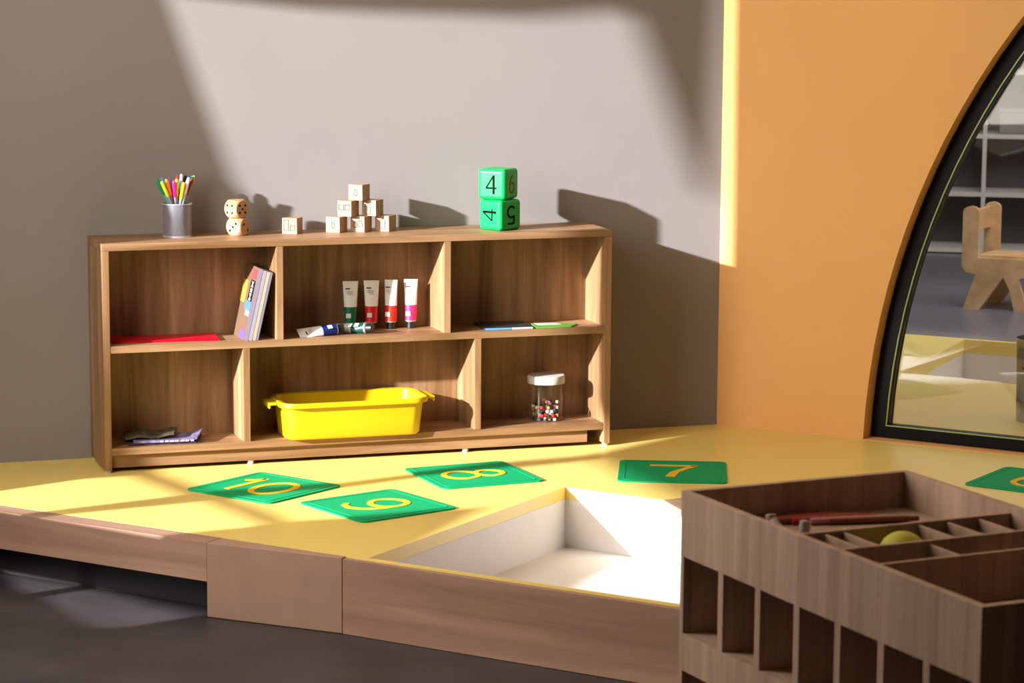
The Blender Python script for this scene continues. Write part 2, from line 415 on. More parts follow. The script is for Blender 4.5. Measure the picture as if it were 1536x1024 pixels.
# ------------------------------------------------------------------ shelf unit
sh = empty('shelf_unit', (0, 0, 0), 'low oak six-compartment shelf unit standing against the grey wall', 'shelf unit')
FT = .008
boxobj('top_panel', (0, SW, 0, SD, SH-ST, SH), M['oak_x'], sh)
boxobj('side_panel', (0, ST, 0, SD, FT, SH-ST-.0002), M['oak_z'], sh)
boxobj('side_panel', (SW-ST, SW, 0, SD, FT, SH-ST-.0002), M['oak_z'], sh)
boxobj('shelf_board', (ST, SW-ST, .001, YB, ZM-ST, ZM), M['oak_x'], sh, .001)
boxobj('bottom_board', (ST, SW-ST, .001, YB, ZB-ST, ZB), M['oak_x'], sh, .001)
boxobj('back_board', (ST, SW-ST, YB, YB+.012, .02, SH-ST), M['oak_z'], sh, 0)
boxobj('plinth', (ST, 1.435, .018, .036, .012, ZB-ST), M['oak_x'], sh, .001)
for x in (.49226, .98643): boxobj('divider', (x, x+ST, .0015, YB, ZM, SH-ST), M['oak_z'], sh, .001)
for x in (.39483, 1.07949): boxobj('divider', (x, x+ST, .0015, YB, ZB, ZM-ST), M['oak_z'], sh, .001)
for x, y in ((.01, .014), (SW-.01, .014), (.01, .22), (SW-.01, .22), (.42, .03), (1.06, .03)):
    mb = MB(); mb.T = Matrix.Translation((x, y, 0)); mb.lathe([(.009, 0), (.009, FT if x in (.01, SW-.01) else .012)], 16); mb.build('foot', M['rubber'], sh)

# ------------------------------------------------------------------ number mats
def numeral(txt, mb):
    mb.T = mb.T @ Matrix.Diagonal((1.62 if txt == '7' else 1.34, 1.34, 1, 1))
    z0, z1 = .0, .0012
    if txt == '0': ribbon(mb, ell(0, 0, .036, .058, 0, 351, 40), [.011+.004*abs(math.cos(rad(i*9))) for i in range(40)], z0, z1, True)
    if txt == '1':
        ribbon(mb, [(0, -.062), (0, .062)], .014, z0, z1)
        ribbon(mb, [(-.030, .026), (-.016, .040), (-.002, .060)], .011, z0, z1)
    if txt == '8':
        ribbon(mb, ell(0, -.027, .038, .036, 0, 351, 36), .012, z0, z1, True)
        ribbon(mb, ell(0, .036, .029, .028, 0, 351, 36), .012, z0, z1+.0002, True)
    if txt in '96':
        pts = ell(0, .026, .036, .037, 0, 351, 40)
        ribbon(mb, pts, .013, z0, z1, True)
        ribbon(mb, [(.036, .026), (.035, .0), (.028, -.030), (.012, -.052), (-.010, -.062), (-.032, -.058), (-.044, -.042)], [.013]*4+[.013, .012, .010], z0, z1+.0002)
    if txt == '7':
        ribbon(mb, [(-.040, .055), (.044, .055)], .013, z0, z1)
        ribbon(mb, [(.040, .055), (.020, .020), (.004, -.015), (-.004, -.062)], [.012, .012, .015, .017], z0, z1)
MS = .304
def mat_obj(txt, cx, cy, th, label, flip=False):
    t = empty('number_mat', (cx, cy, 0), label, 'number card', th, None)
    mb = MB(); mb.prism(rrect(MS, MS, .02, 5), .0005, .0045); mb.build('card', M['mat'], t, bevel=.0008)
    r = MB(); r.T = Matrix.Translation((0, 0, .0046))
    ribbon(r, rrect(MS-.035, MS-.035, .014, 4), .003, 0, .0008, True); r.build('card_border', M['mat'], t)
    if len(txt) == 1:
        mb = MB(); mb.T = Matrix.Translation((0, 0, .0046)) @ (Matrix.Rotation(math.pi, 4, 'Z') if flip else Matrix()); numeral(txt, mb)
        mb.build('numeral', M['sand'], t)
    else:
        for ch, dx in zip(txt, (-.062, .036)):
            mb = MB(); mb.T = Matrix.Translation((dx, 0, .0046)); numeral(ch, mb); mb.build('numeral', M['sand'], t)
    return t
mat_obj('10', .379, -.321, -.959, 'green card with orange number ten, nearest the left end of the shelf unit')
mat_obj('9', .6129, -.6329, -1.2375, 'green card with orange number nine, between the ten and the white pit')
mat_obj('8', .9772, -.3138, -1.4788, 'green card with orange number eight, in front of the yellow tub')
mat_obj('7', 1.529, -.4292, -.3859, 'green card with orange number seven, right of the shelf unit')
v6 = Vector((.78, .62)).normalized(); u6 = Vector((v6.y, -v6.x))
c6 = Vector((2.232, -.825))+v6*MS/2+u6*MS/2
mat_obj('6', c6.x, c6.y, math.atan2(u6.y, u6.x), 'green card with orange number six below the arched window, cut off at the edge', True)

# ------------------------------------------------------------------ pencil cup and markers
cpx, cpy, cr, chh = .241, .150, .0405, .095
cup = empty('pen_cup', (cpx, cpy, SH), 'silver wire mesh pencil cup full of coloured markers', 'pen cup')
mb = MB(); mb.lathe([(cr, .003), (cr, chh-.002)], 64, cap0=False, cap1=False); mb.build('mesh_wall', M['mesh'], cup, smooth=True)
mb = MB(); mb.lathe([(cr+.0015, 0), (cr+.0015, .004), (cr-.002, .004)], 48); mb.build('base', M['silver'], cup, smooth=True)
mb = MB(); mb.lathe([(cr-.001, chh-.003), (cr+.002, chh-.003), (cr+.002, chh), (cr-.001, chh), (cr-.001, chh-.003)], 48, cap0=False, cap1=False); mb.build('rim', M['silver'], cup)
mk_cols = [('green', (.0, .30, .13)), ('lime green', (.62, .72, .02)), ('sky blue', (.05, .45, .62)), ('orange', (.85, .25, .02)), ('dark red', (.45, .02, .02)),
           ('purple', (.30, .12, .40)), ('magenta', (.80, .01, .22)), ('yellow green', (.50, .75, .02)), ('bright red', (.75, .02, .03)), ('golden yellow', (.95, .55, .0)),
           ('white', (.72, .72, .78)), ('black', (.02, .02, .03)), ('maroon', (.33, .04, .03)), ('teal', (.0, .38, .40)), ('amber', (.90, .42, .02)), ('silver grey', (.48, .46, .50))]
# image order left to right: offset of tip in x, y ; marker angle
tips = [(-.056, .012, .162), (-.046, -.010, .158), (-.040, .020, .166), (-.031, -.002, .164), (-.024, .010, .150), (-.018, .028, .166), (-.012, -.020, .160), (-.002, -.008, .163),
        (.006, .022, .170), (.016, -.022, .155), (.031, -.018, .168), (.028, .014, .171), (.044, -.006, .162), (.048, .016, .168), (.055, .022, .169), (.015, .004, .176)]
for i, ((cn, cc), (tx, ty, tz)) in enumerate(zip(mk_cols, tips)):
    k = -.42
    bx, by = tx*k, ty*k-.002
    bx = max(-.026, min(.026, bx+random.uniform(-.006, .006))); by = max(-.026, min(.026, by+random.uniform(-.006, .006)))
    base = Vector((bx, by, .0065)); tip = Vector((tx, ty, tz)); d = (tip-base)
    # keep it inside the rim
    t_ = (chh-base.z)/d.z; atr = base+d*t_; rr = math.hypot(atr.x, atr.y)
    if rr > cr-.008:
        f = (cr-.008)/rr; tip = base+Vector(((atr.x*f-base.x)/t_, (atr.y*f-base.y)/t_, d.z)); d = tip-base
    L = d.length
    e = empty('marker', (cpx+base.x, cpy+base.y, SH+base.z), cn+' capped marker standing in the mesh cup', 'marker')
    e.rotation_euler = d.to_track_quat('Z', 'Y').to_euler()
    body = flat('marker_barrel', (.36, .35, .40)) if cn not in ('white', 'teal', 'green') else flat('marker_barrel_'+cn.replace(' ', '_'), (.45, .60, .62) if cn != 'green' else (.1, .5, .4))
    mb = MB(); mb.lathe([(.0032, 0), (.0042, .004), (.0042, L-.046)], 12); mb.build('barrel', body, e, smooth=True)
    cm = flat('marker_cap_'+cn.replace(' ', '_'), cc, .35)
    mb = MB(); mb.lathe([(.0052, L-.048), (.0054, L-.012), (.0046, L-.003), (.0028, L)], 12); mb.build('cap', cm, e, smooth=True)

# ------------------------------------------------------------------ wooden dice (cube cut by a ball)
def ballcube(s, k, n=14):
    mb = MB(); h = s/2
    for ax in range(3):
        for sg in (-1, 1):
            vs = []; fs = []
            for i in range(n+1):
                for j in range(n+1):
                    a, b_ = -1+2*i/n, -1+2*j/n
                    p = [0, 0, 0]; p[ax] = sg; p[(ax+1) % 3] = a; p[(ax+2) % 3] = b_
                    v = Vector(p)
                    r = min(h*v.length, h*k); v = v.normalized()*r; vs.append(tuple(v))
            for i in range(n):
                for j in range(n):
                    q = (i*(n+1)+j, (i+1)*(n+1)+j, (i+1)*(n+1)+j+1, i*(n+1)+j+1)
                    fs.append(q if sg > 0 else q[::-1])
            mb.add(vs, fs)
    return mb
def dec_frame(nrm, up=(0, 0, 1)):
    n = Vector(nrm); u = Vector(up); x = u.cross(n).normalized(); y = n.cross(x)
    m4 = Matrix((x, y, n)).transposed().to_4x4(); return m4
def pips(mb, face, spots, s, r):
    m4 = dec_frame(face)
    for a, b_ in spots:
        mb.T = m4 @ Matrix.Translation((a*s, b_*s, s/2-.0002)); mb.lathe([(r, 0), (r, .0006)], 12)
def wooden_die(name, x, y, z, rz, s, label, f1, f2, f3, k=1.34):
    e = empty(name, (x, y, z), label, 'wooden die', rz)
    b_ = ballcube(s, k, 18); b_.v = [(p[0], p[1], p[2]+s/2) for p in b_.v]; b_.build('cube', M['beech_die'], e, smooth=True, ang=20)
    for face, sp in ((( 0, -1, 0), f1), ((1, 0, 0), f2), ((0, 0, 1), f3)):
        for q in sp:
            pp = MB(); pips(pp, face, [q], s, s*.066)
            pp.v = [(p[0], p[1], p[2]+s/2) for p in pp.v]; pp.build('pip', M['blackink'], e)
    return e
S_D = .051
g = .2
sq4 = [(-g, -g), (g, -g), (-g, g), (g, g)]
wooden_die('wooden_die', .413, .135, SH, rad(-48), S_D, 'wooden die with a diagonal row of three black pips, lower of the stacked pair', [(-.2, -.2), (0, 0), (.2, .2)], [(-.15, .15), (.2, -.2)], [(0, 0)])
wooden_die('wooden_die', .408, .133, SH+S_D+.0002, rad(-60), S_D, 'wooden die showing four and five black pips, upper of the stacked pair', sq4, sq4+[(0, 0)], [(0, 0)])

# ------------------------------------------------------------------ small wooden picture blocks
BS = .0455
def outline(mb, pts, w=.0015): ribbon(mb, pts, w, 0, .0004, True)
def rect(x0, x1, y0, y1): return [(x0, y0), (x1, y0), (x1, y1), (x0, y1)]
def archo(x0, x1, y0, y1, n=8):
    r = (x1-x0)/2; return [(x0, y0), (x1, y0)]+[((x0+x1)/2+r*math.cos(math.pi*i/n), y1-r+r*math.sin(math.pi*i/n)) for i in range(n+1)]
def block(x, y, z, rz, label, shapes):
    e = empty('toy_block', (x, y, z), label, 'toy block', rz, None)
    MB().box(-BS/2, BS/2, -BS/2, BS/2, 0, BS).build('cube', M['beech'], e, bevel=.0008)
    mb = MB(); mb.T = Matrix.Translation((0, -BS/2-.0001, BS/2)) @ dec_frame((0, -1, 0))
    for s_ in shapes: outline(mb, s_)
    mb.build('printed_outline', M['brownink'], e); return e
BR = rad(-44)
bb = .016
small0 = [(-.005, -.008), (.003, -.010), (.0065, -.004), (.0065, .006), (.001, .009), (-.004, .007)]
shield = [(-.0045, -.003), (.001, -.011), (.006, -.004), (.006, .006), (-.004, .008)]
block(.575, .150, SH, rad(-35), 'single pale wooden block with tall and short rectangle outlines, alone left of the pyramid', [rect(-.017, -.003, -.012, .017), rect(.002, .016, -.013, .002)])
bx0, by0, dxb = .706, .150, .0735
block(bx0, by0, SH, BR, 'pale block with a small shield outline, left block of the pyramid base', [shield])
block(bx0+dxb, by0, SH, BR, 'pale block with two arch outlines, middle block of the pyramid base', [archo(-.013, -.001, -.009, .006), archo(.002, .016, -.007, .010)])
block(bx0+2*dxb, by0, SH, BR, 'pale block with one tall arch outline, right block of the pyramid base', [archo(-.006, .010, -.015, .014)])
block(bx0+.5*dxb-.002, by0, SH+BS+.0003, BR, 'pale block with two square outlines, left block of the middle row', [rect(-.018, -.002, -.004, .011), rect(.002, .018, -.004, .011)])
block(bx0+1.47*dxb, by0, SH+BS+.0003, BR, 'pale block with a tall rectangle outline, right block of the middle row', [archo(-.012, .004, -.018, .014)])
block(bx0+.92*dxb, by0, SH+2*BS+.0006, BR, 'pale block with a small rounded outline, top block of the pyramid', [small0])

# ------------------------------------------------------------------ big green number dice
def foam_die(x, y, z, rz, s, label, c1, r1, c2, r2, ink2):
    e = empty('foam_die', (x, y, z), label, 'foam die', rz)
    mb = MB().box(-s/2, s/2, -s/2, s/2, 0, s); mb.build('cube', M['greenfoam'], e, bevel=s*.13, seg=5, ang=60)
    for ch, rr, nrm, off, ink in ((c1, r1, (0, -1, 0), (0, -s/2, s/2), M['blackink']), (c2, r2, (1, 0, 0), (s/2, 0, s/2), ink2)):
        mb = MB(); mb.T = Matrix.Translation(off) @ dec_frame(nrm) @ Matrix.Rotation(rr, 4, 'Z') @ Matrix.Diagonal((s*.60, s*.60, 1, 1)); w_ = .11
        if ch == '4':
            ribbon(mb, [(.16, -.52), (.16, .50)], .13, 0, .0005); ribbon(mb, [(-.32, -.20), (.34, -.20)], .09, 0, .00055); ribbon(mb, [(.15, .48), (-.30, -.20)], .08, 0, .0006)
        if ch == '5':
            ribbon(mb, [(.26, .46), (-.20, .46)], w_, 0, .0005); ribbon(mb, [(-.20, .48), (-.24, .06)], w_, 0, .00055)
            ribbon(mb, ell(-.02, -.17, .28, .30, 140, -145, 22), w_, 0, .0006)
        if ch == '6':
            ribbon(mb, ell(0, -.20, .25, .28, 0, 345, 28), w_, 0, .0005, True); ribbon(mb, [(-.25, -.20), (-.22, .08), (-.10, .32), (.10, .50)], w_, 0, .0006)
        mb.build('printed_number', ink, e)
    return e
GS = .0895
foam_die(1.186, .100, SH, rad(-62), GS, 'green foam die with a sideways 4 and an upside-down 5, lower of the stacked pair', '4', rad(90), '5', math.pi, M['blackink'])
foam_die(1.181, .103, SH+GS+.0003, rad(-46), GS, 'green foam die with an upright black 4, upper of the stacked pair', '4', 0, '6', 0, M['redink'])

# ------------------------------------------------------------------ paint tubes
def ring(cx, z, a, b_, n=24): return [(cx+a*math.cos(2*math.pi*i/n), b_*math.sin(2*math.pi*i/n), z) for i in range(n)]
def tube(x, y, z, rz, cname, col, label, L=.126, tip=None, wid=.0225):
    e = empty('paint_tube', (x, y, z), label, 'paint tube', rz)
    cap = .017
    mb = MB(); mb.lathe([(.0125, 0), (.0135, .001), (.0125, cap)], 20); mb.build('cap', M['capblack'], e, smooth=True)
    def prof(t):   # 0 at shoulder .. 1 at crimp
        a = .0172+(wid-.0172)*t**1.2; b_ = .0168*(1-t)**.75+.0009; return a, b_
    z0 = cap+.006; zc = z0+(L-cap)*.40; z1 = cap+L
    rings = [ring(0, cap, .008, .008), ring(0, cap+.002, .0145, .0140)]
    for t in [0, .012, .08, .16, .24, .32, .38]:
        a, b_ = prof(t); rings.append(ring(0, z0+(z1-z0)*t, a, b_))
    mb = MB(); mb.loft(rings[:3]); mb.build('shoulder', M['tubewhite'], e, smooth=True)
    mb = MB(); mb.loft(rings[2:]); mb.build('colour_band', flat('tube_'+cname, col, .4), e, smooth=True)
    rings = []
    for t in [.38, .5, .6, .7, .8, .88, .94, 1.0]:
        a, b_ = prof(t); rings.append(ring(0, z0+(z1-z0)*t, a, b_))
    mb = MB(); mb.loft(rings, cap0=False); mb.build('white_sleeve', M['tubewhite'], e, smooth=True)
    # print: hanging slot, brand bar, fine lines, white label
    bk = MB()
    H1 = z1
    def plate(x0, x1, za, zb_, yo):
        t = ((za+zb_)/2-z0)/(z1-z0); a, b_ = prof(max(0, min(1, t)))
        yy = -b_*math.sqrt(max(.05, 1-(((x0+x1)/2)/a)**2))-yo
        return (x0, x1, yy-.0006, yy, za, zb_)
    bk.box(-.010, .008, -.0019, -.0009, H1-.012, H1-.009); bk.box(-.0025, .002, -.0019, -.0009, H1-.009, H1-.007)
    bk.box(*plate(-.015, -.001, H1-.023, H1-.0195, .0012))
    bk.build('print', flat('tube_print', (.06, .03, .02)), e)
    gl = MB()
    for q, (xa, xb) in enumerate(((-.013, .008), (-.013, .006), (-.006, .007))): gl.box(*plate(xa, xb, H1-.0300-q*.0045, H1-.0282-q*.0045, .0018))
    gl.build('fine_print', flat('tube_fine_print', (.42, .39, .35)), e)
    lb = MB(); za = z0+.014; a, b_ = prof(.12)
    lb.box(-.013, .001, -b_-.0012, -b_+.001, za, za+.013); lb.build('size_label', M['tubewhite'], e)
    return e
TY = .136
tube(.743, TY, ZM, rad(-14), 'green', (.0, .12, .045), 'white acrylic paint tube with dark green band, standing, leftmost of four')
tube(.806, TY, ZM, rad(-14), 'red', (.62, .004, .006), 'white paint tube with red band, standing, second from the left')
tube(.865, TY, ZM, rad(-30), 'scarlet', (.66, .02, .006), 'white paint tube with scarlet band, standing, third from the left', wid=.0195)
tube(.925, TY, ZM, rad(-22), 'pink', (.85, .02, .13), 'white paint tube with pink band, standing, rightmost of four', wid=.0205)
t = tube(0, 0, 0, 0, 'navy', (.004, .012, .09), 'white paint tube with navy band lying flat on the shelf', L=.118)
t.rotation_euler = (0, rad(-90), rad(-4)); t.rotation_euler = (rad(90), 0, 0)
# lie along x: cap to the right
t.matrix_world = Matrix.Translation((.700, .055, ZM+.0178)) @ Matrix.Rotation(rad(4), 4, 'Z') @ Matrix.Rotation(rad(-94), 4, 'Y') @ Matrix.Rotation(rad(60), 4, 'Z')
t = tube(0, 0, 0, 0, 'bottle_green', (.0, .05, .03), 'white paint tube with bottle green band lying behind the navy one', L=.110)
t.matrix_world = Matrix.Translation((.783, .040, ZM+.0178)) @ Matrix.Rotation(rad(-38), 4, 'Z') @ Matrix.Rotation(rad(-94), 4, 'Y') @ Matrix.Rotation(rad(60), 4, 'Z')

# ------------------------------------------------------------------ leaning magazines
mags = [('topmost', 'magazine with an orange, black and blue cover leaning leftmost in the upper left compartment', (.30, .17, .10)),
        ('b', 'grey and white magazine leaning second from the left by the divider', (.55, .48, .50)),
        ('c', 'cream magazine leaning third from the left by the divider', (.72, .66, .50)),
        ('d', 'thin pale magazine leaning closest to the divider', (.50, .42, .46))]
a = rad(13.0)
thk = [.013, .011, .010, .007]
xoff = .392
MX0 = .397
off = 0
for i, (nm, lb, cc) in enumerate(mags):
    h_ = [.210, .204, .200, .198][i]; dep = [.150, .140, .138, .134][i]
    e = empty('magazine', (MX0+off/math.cos(a)+.004*0, .008, ZM), lb, 'magazine', 0, 'magazines leaning on the divider')
    T = Matrix.Rotation(a, 4, 'Y') @ Matrix.Translation((0, 0, thk[i]*0))
    mb = MB(); mb.T = T; mb.box(.0006, thk[i]-.0008, .001, dep-.002, .0012+thk[i]*math.tan(a)*0, h_-.001); mb.build('pages', M['paper'], e)
    mb = MB(); mb.T = T; mb.box(0, .0006, 0, dep, .001, h_); mb.build('cover', flat('mag_cover_%d' % i, tuple(v*.5 for v in cc)), e)
    sp_ = MB(); sp_.T = T; sp_.box(.0, thk[i]-.0008, -.0004, .0010, .002, h_-.001)
    sp_.build('spine', flat('mag_spine_%d' % i, [(.26, .21, .28), (.32, .29, .34), (.40, .36, .27), (.22, .18, .24)][i]), e)
    if i == 0:
        for (ya, yb, za, zb_, c_, nm2) in ((.085, .148, .10, .165, (.55, .24, .04), 'cover_picture'), (.004, .060, .175, .205, (.35, .05, .05), 'cover_picture'),
                                          (.004, .07, .085, .112, (.06, .16, .60), 'cover_picture'), (.004, .05, .070, .085, (.30, .55, .55), 'cover_picture'),
                                          (.004, .06, .004, .028, (.12, .08, .50), 'cover_picture')):
            mb = MB(); mb.T = T; mb.box(-.0008, -.0001, ya, yb, za, zb_); mb.build(nm2, flat('mag_patch_%02d%02d' % (int(ya*100), int(za*100)), c_), e)
        mb = MB(); mb.T = T; mb.box(-.0010, -.0001, .006, .055, .112, .172); mb.build('cover_title', M['blackink'], e)
        for k, ch in enumerate('XEM'):
            font_obj('title_letter', ch, .03, M['tubewhite'], e, T @ Matrix.Translation((-.0013, .03, .160-.018*k)) @ dec_frame((-1, 0, 0)) @ Matrix.Rotation(rad(-90), 4, 'Z'), 1.0, .0004)
    off += thk[i]+.0004

# red folder, booklets, newspapers
def sheet(name, pts, z0, th, mat, label, cat, group=None, curl=0, extra=None):
    e = empty(name, (pts[0][0], pts[0][1], z0), label, cat, 0, group)
    loc = [(p[0]-pts[0][0], p[1]-pts[0][1]) for p in pts]
    MB().prism(loc, .0002, th).build('cover', mat, e, bevel=min(.0006, th*.3))
    return e, loc
e, l = sheet('folder', [(.036, .055), (.335, .030), (.345, .150), (.04, .152)], ZM, .006, flat('red_folder', (.50, .0, .015), .4), 'flat red folder lying in the upper left compartment', 'folder')
mb = MB(); mb.prism([(x*.985+.002, y+.003 if y < .05 else y) for x, y in l], .0062, .0068); mb.build('inner_sheet', flat('red_folder_top', (.58, .0, .02), .35), e)
e, l = sheet('booklet', [(1.118, .022), (1.262, .016), (1.275, .150), (1.125, .158)], ZM, .006, flat('dark_cover', (.03, .035, .04), .3), 'thin booklet with a blue and white spine lying in the upper right compartment', 'booklet')
mb = MB(); mb.box(.0, .078, -.0016, .0, .0008, .0058); mb.build('spine', flat('blue_spine', (.10, .34, .65)), e); e.children[-1].rotation_euler = (0, 0, -.04)
mb = MB(); mb.box(.080, .143, -.0016, .0, .0008, .0058); mb.build('spine', flat('white_spine', (.62, .62, .75)), e); e.children[-1].rotation_euler = (0, 0, -.04)
e, l = sheet('leaflet', [(1.272, .016), (1.380, .014), (1.415, .060), (1.35, .10), (1.285, .10)], ZM, .004, flat('green_leaf', (.10, .34, .04), .5), 'green and white leaflet beside the blue booklet in the upper right compartment', 'leaflet')
mb = MB(); mb.prism([(.02, .035), (.09, .035), (.08, .075), (.02, .078)], .0042, .0052); mb.build('white_page', M['paper'], e)
news = [('bottom', 'dark newspaper at the bottom of the pile in the lower left compartment', [(.07, .03), (.27, .016), (.30, .13), (.09, .15)], (.06, .035, .05)),
        ('mid', 'purple and white newspaper with curled corner in the middle of the pile', [(.085, .025), (.262, .010), (.305, .12), (.10, .14)], (.20, .16, .30)),
        ('top', 'folded dark magazine on top of the newspaper pile', [(.065, .045), (.20, .03), (.23, .13), (.08, .15)], (.07, .065, .04))]
zz = ZB
for nm, lb, pts, cc in news:
    e = empty('newspaper', (pts[0][0], pts[0][1], zz), lb, 'newspaper', 0, 'newspapers in the lower left compartment')
    n = 12; vs = []; fs = []
    p0, p1, p2, p3 = [Vector((p[0]-pts[0][0], p[1]-pts[0][1])) for p in pts]
    th_ = .0065
    for i in range(n+1):
        for j in range(n+1):
            s_, t_ = i/n, j/n; q = (p0*(1-s_)+p1*s_)*(1-t_)+(p3*(1-s_)+p2*s_)*t_
            w = 0
            if nm == 'mid': w = .016*max(0, s_-.82)/.18*(.4+.6*t_)
            if nm == 'top': w = .012*max(0, s_-.4)*math.sin(3*t_+1)**2+.006*math.sin(5*s_)**2
            vs.append((q.x, q.y, th_+w))
    N = len(vs); vs += [(x, y, max(.0002, z-th_+.0004)) for x, y, z in vs]
    for i in range(n):
        for j in range(n):
            a_ = i*(n+1)+j; b_ = a_+n+1; fs.append((a_, b_, b_+1, a_+1)); fs.append((N+a_, N+a_+1, N+b_+1, N+b_))
    bd = [i*(n+1) for i in range(n+1)]
    for i in range(n):
        a_, b_ = i*(n+1), (i+1)*(n+1); fs.append((a_, N+a_, N+b_, b_)); a_ += n; b_ += n; fs.append((a_, b_, N+b_, N+a_))
        a_, b_ = i, i+1; fs.append((a_, b_, N+b_, N+a_)); a_ = n*(n+1)+i; b_ = a_+1; fs.append((a_, N+a_, N+b_, b_))
    mb = MB(); mb.add(vs, fs)
    mb.build('pages', plain('newsprint_'+nm, cc, .5, .4, .6, 60), e)
    if nm == 'mid':
        mb = MB(); 
        for k in range(7):
            s_ = .42+.08*k; q = p0*(1-s_)+p1*s_
            mb.box(q.x, q.x+.009, q.y-.0012, q.y-.0002, .0012, .0060)
        mb.build('printed_edge', flat('news_white', (.55, .50, .75)), e)
    zz += th_+.0006

# ------------------------------------------------------------------ yellow tub
tb = empty('storage_tub', (.715, .052, ZB), 'bright yellow plastic tub with side handles in the lower middle compartment', 'tub')
TW, TD, THh = .405, .150, .110
def sec(w, d, r, z): return [(x, y, z) for x, y in rrect(w, d, r, 8)]
outs = [sec(TW-.020, TD-.010, .030, 0), sec(TW-.008, TD+.0, .034, .006), sec(TW-.002, TD+.012, .036, .045), sec(TW+.006, TD+.026, .038, .088), sec(TW+.008, TD+.030, .039, THh-.012)]
rim = [sec(TW+.034, TD+.056, .050, THh-.014), sec(TW+.036, TD+.060, .052, THh-.006), sec(TW+.028, TD+.052, .050, THh)]
inner = [sec(TW+.002, TD+.024, .036, THh-.002), sec(TW-.008, TD+.008, .034, .045), sec(TW-.022, TD-.006, .030, .004)]
mb = MB(); mb.loft(outs+rim+inner); mb.build('tub_body', M['tub'], tb, smooth=True, ang=50)
for sx in (-1, 1):
    mb = MB(); x0 = sx*(TW/2+.019); x1 = sx*(TW/2+.043)
    mb.box(min(x0, x1), max(x0, x1), -.045, .045, THh-.011, THh-.004); mb.box(min(sx*(TW/2+.038), x1), max(sx*(TW/2+.038), x1), -.045, .045, THh-.020, THh-.010)
    mb.build('handle', M['tub'], tb, bevel=.002)

# ------------------------------------------------------------------ jar of beads
jx, jy = 1.333, .100
jar = empty('jar', (jx, jy, ZB), 'clear plastic jar with white screw lid holding coloured cube beads', 'jar')
mb = MB(); mb.lathe([(.046, 0), (.052, .004), (.053, .012), (.053, .105), (.046, .112), (.046, .116)], 40, cap1=False); mb.build('body', M['jarglass'], jar, smooth=True)
mb = MB(); mb.lathe([(.0555, .1125), (.0560, .114), (.0560, .132), (.0535, .136), (.0, .1365)], 48, cap1=False); mb.build('lid', M['lid'], jar, smooth=True, ang=40)
bc = [('red', (.65, .01, .02)), ('white', (.78, .72, .66)), ('dark blue', (.02, .03, .07)), ('golden', (.50, .26, .06)), ('pale green', (.36, .42, .22)), ('black', (.02, .015, .02))]
proto = {}
placed = []
lay = 0
for k in range(72):
    s = .0115
    for tr_ in range(60):
        r = math.sqrt(random.random())*.040; th = random.random()*6.283
        lz = (k//16)
        x, y, z = r*math.cos(th), r*math.sin(th), .0062+.0118*lz
        if lz >= 3 and x < -.005 and lz > 3: continue
        if all((x-p[0])**2+(y-p[1])**2+(z-p[2])**2 > (s*1.05)**2 for p in placed): break
    else: continue
    placed.append((x, y, z))
    cn, cc = bc[[0, 1, 2, 3, 5, 1, 0, 2, 4, 5][k % 10]]
    if cn not in proto:
        mb = MB(); h = s*.36; mb.box(-h, h, -h, h, -h, h); ob = mb.build('bead', flat('bead_'+cn.replace(' ', '_'), cc, .35), bevel=.0012)
        proto[cn] = ob
    else:
        ob = proto[cn].copy(); COL.objects.link(ob)
    ob.location = (jx+x, jy+y, ZB+z); ob.rotation_euler = (0, 0, random.uniform(0, 1.5))
    tag(ob, cn+' cube bead inside the lidded jar', 'bead', cn+' beads in the jar')

# ------------------------------------------------------------------ foreground cabinet
A0 = Vector((.5442, -2.9200)); ang = math.atan2(-.99321, .11631)
CB = empty('sorting_cabinet', (A0.x, A0.y, FZ), 'pale oak cabinet with pigeonholes and a divided open tray top, in the foreground', 'cabinet', ang)
# local x along the long face (u), local y = v (to the right/back), z up from the floor
ZT = .5-FZ; CL, CW, T = .923, .476, .014
def cb(name, x0, x1, y0, y1, z0, z1, mat='cab', bev=.001): return boxobj(name, (x0, x1, y0, y1, z0, z1), M[mat], CB, bev)
zr = [ZT, .381-FZ, .241-FZ, .172-FZ, .032-FZ, -.037-FZ, 0.0]
cb('front_rail', 0, CL, 0, T, zr[1], ZT); cb('front_rail', 0, CL, 0, T, zr[3], zr[2]); cb('front_rail', 0, CL, 0, T, 0.0, zr[4])
pitch = .1272
for r0, r1 in ((zr[2], zr[1]), (zr[4], zr[3])):
    cb('stile', 0, .013, 0, T, r0, r1)
    for k in range(1, 8):
        xa = .011+pitch*k-.0; cb('divider', xa, xa+.018 if k < 7 else CL, 0, CW-T-.002, r0, r1, 'cab', .0008)
    cb('shelf_board', .0135, CL-.014, T+.0002, CW-T-.002, r0-.014, r0-.0002, 'cab_in')
cb('end_panel', 0, T, T+.0002, CW-T-.0002, 0, ZT)
cb('end_panel', CL-T, CL, T+.0002, CW-T-.0002, 0, ZT)
cb('back_panel', 0, CL, CW-T, CW, 0, ZT)
cb('tray_base', .3495, CL-T-.0002, T+.0002, CW-T-.0004, ZT-.105, ZT-.093, 'cab_in')
cb('tray_base', T+.0002, .3405, T+.0002, CW-T-.0004, ZT-.078, ZT-.066, 'cab_in')
D = ZT-.010
for x in (.345, .478, .592): cb('tray_divider', x-.004, x+.004, T+.0004, CW-T-.0006, ZT-.092, D if x != .345 else D-.002)
for x0, x1, y in ((.3495, .4735, .122), (.3495, .4735, .272), (.4825, .5875, .205), (.3495, .4735, .330), (.3495, .4735, .085), (.3495, .4735, .395)):
    cb('cross_divider', x0, x1, y-.003, y+.003, ZT-.092, D-.006)
mb = MB(); mb.T = Matrix.Translation((CL+.012, .15, ZT-.16)) @ Matrix.Rotation(rad(90), 4, 'Y')
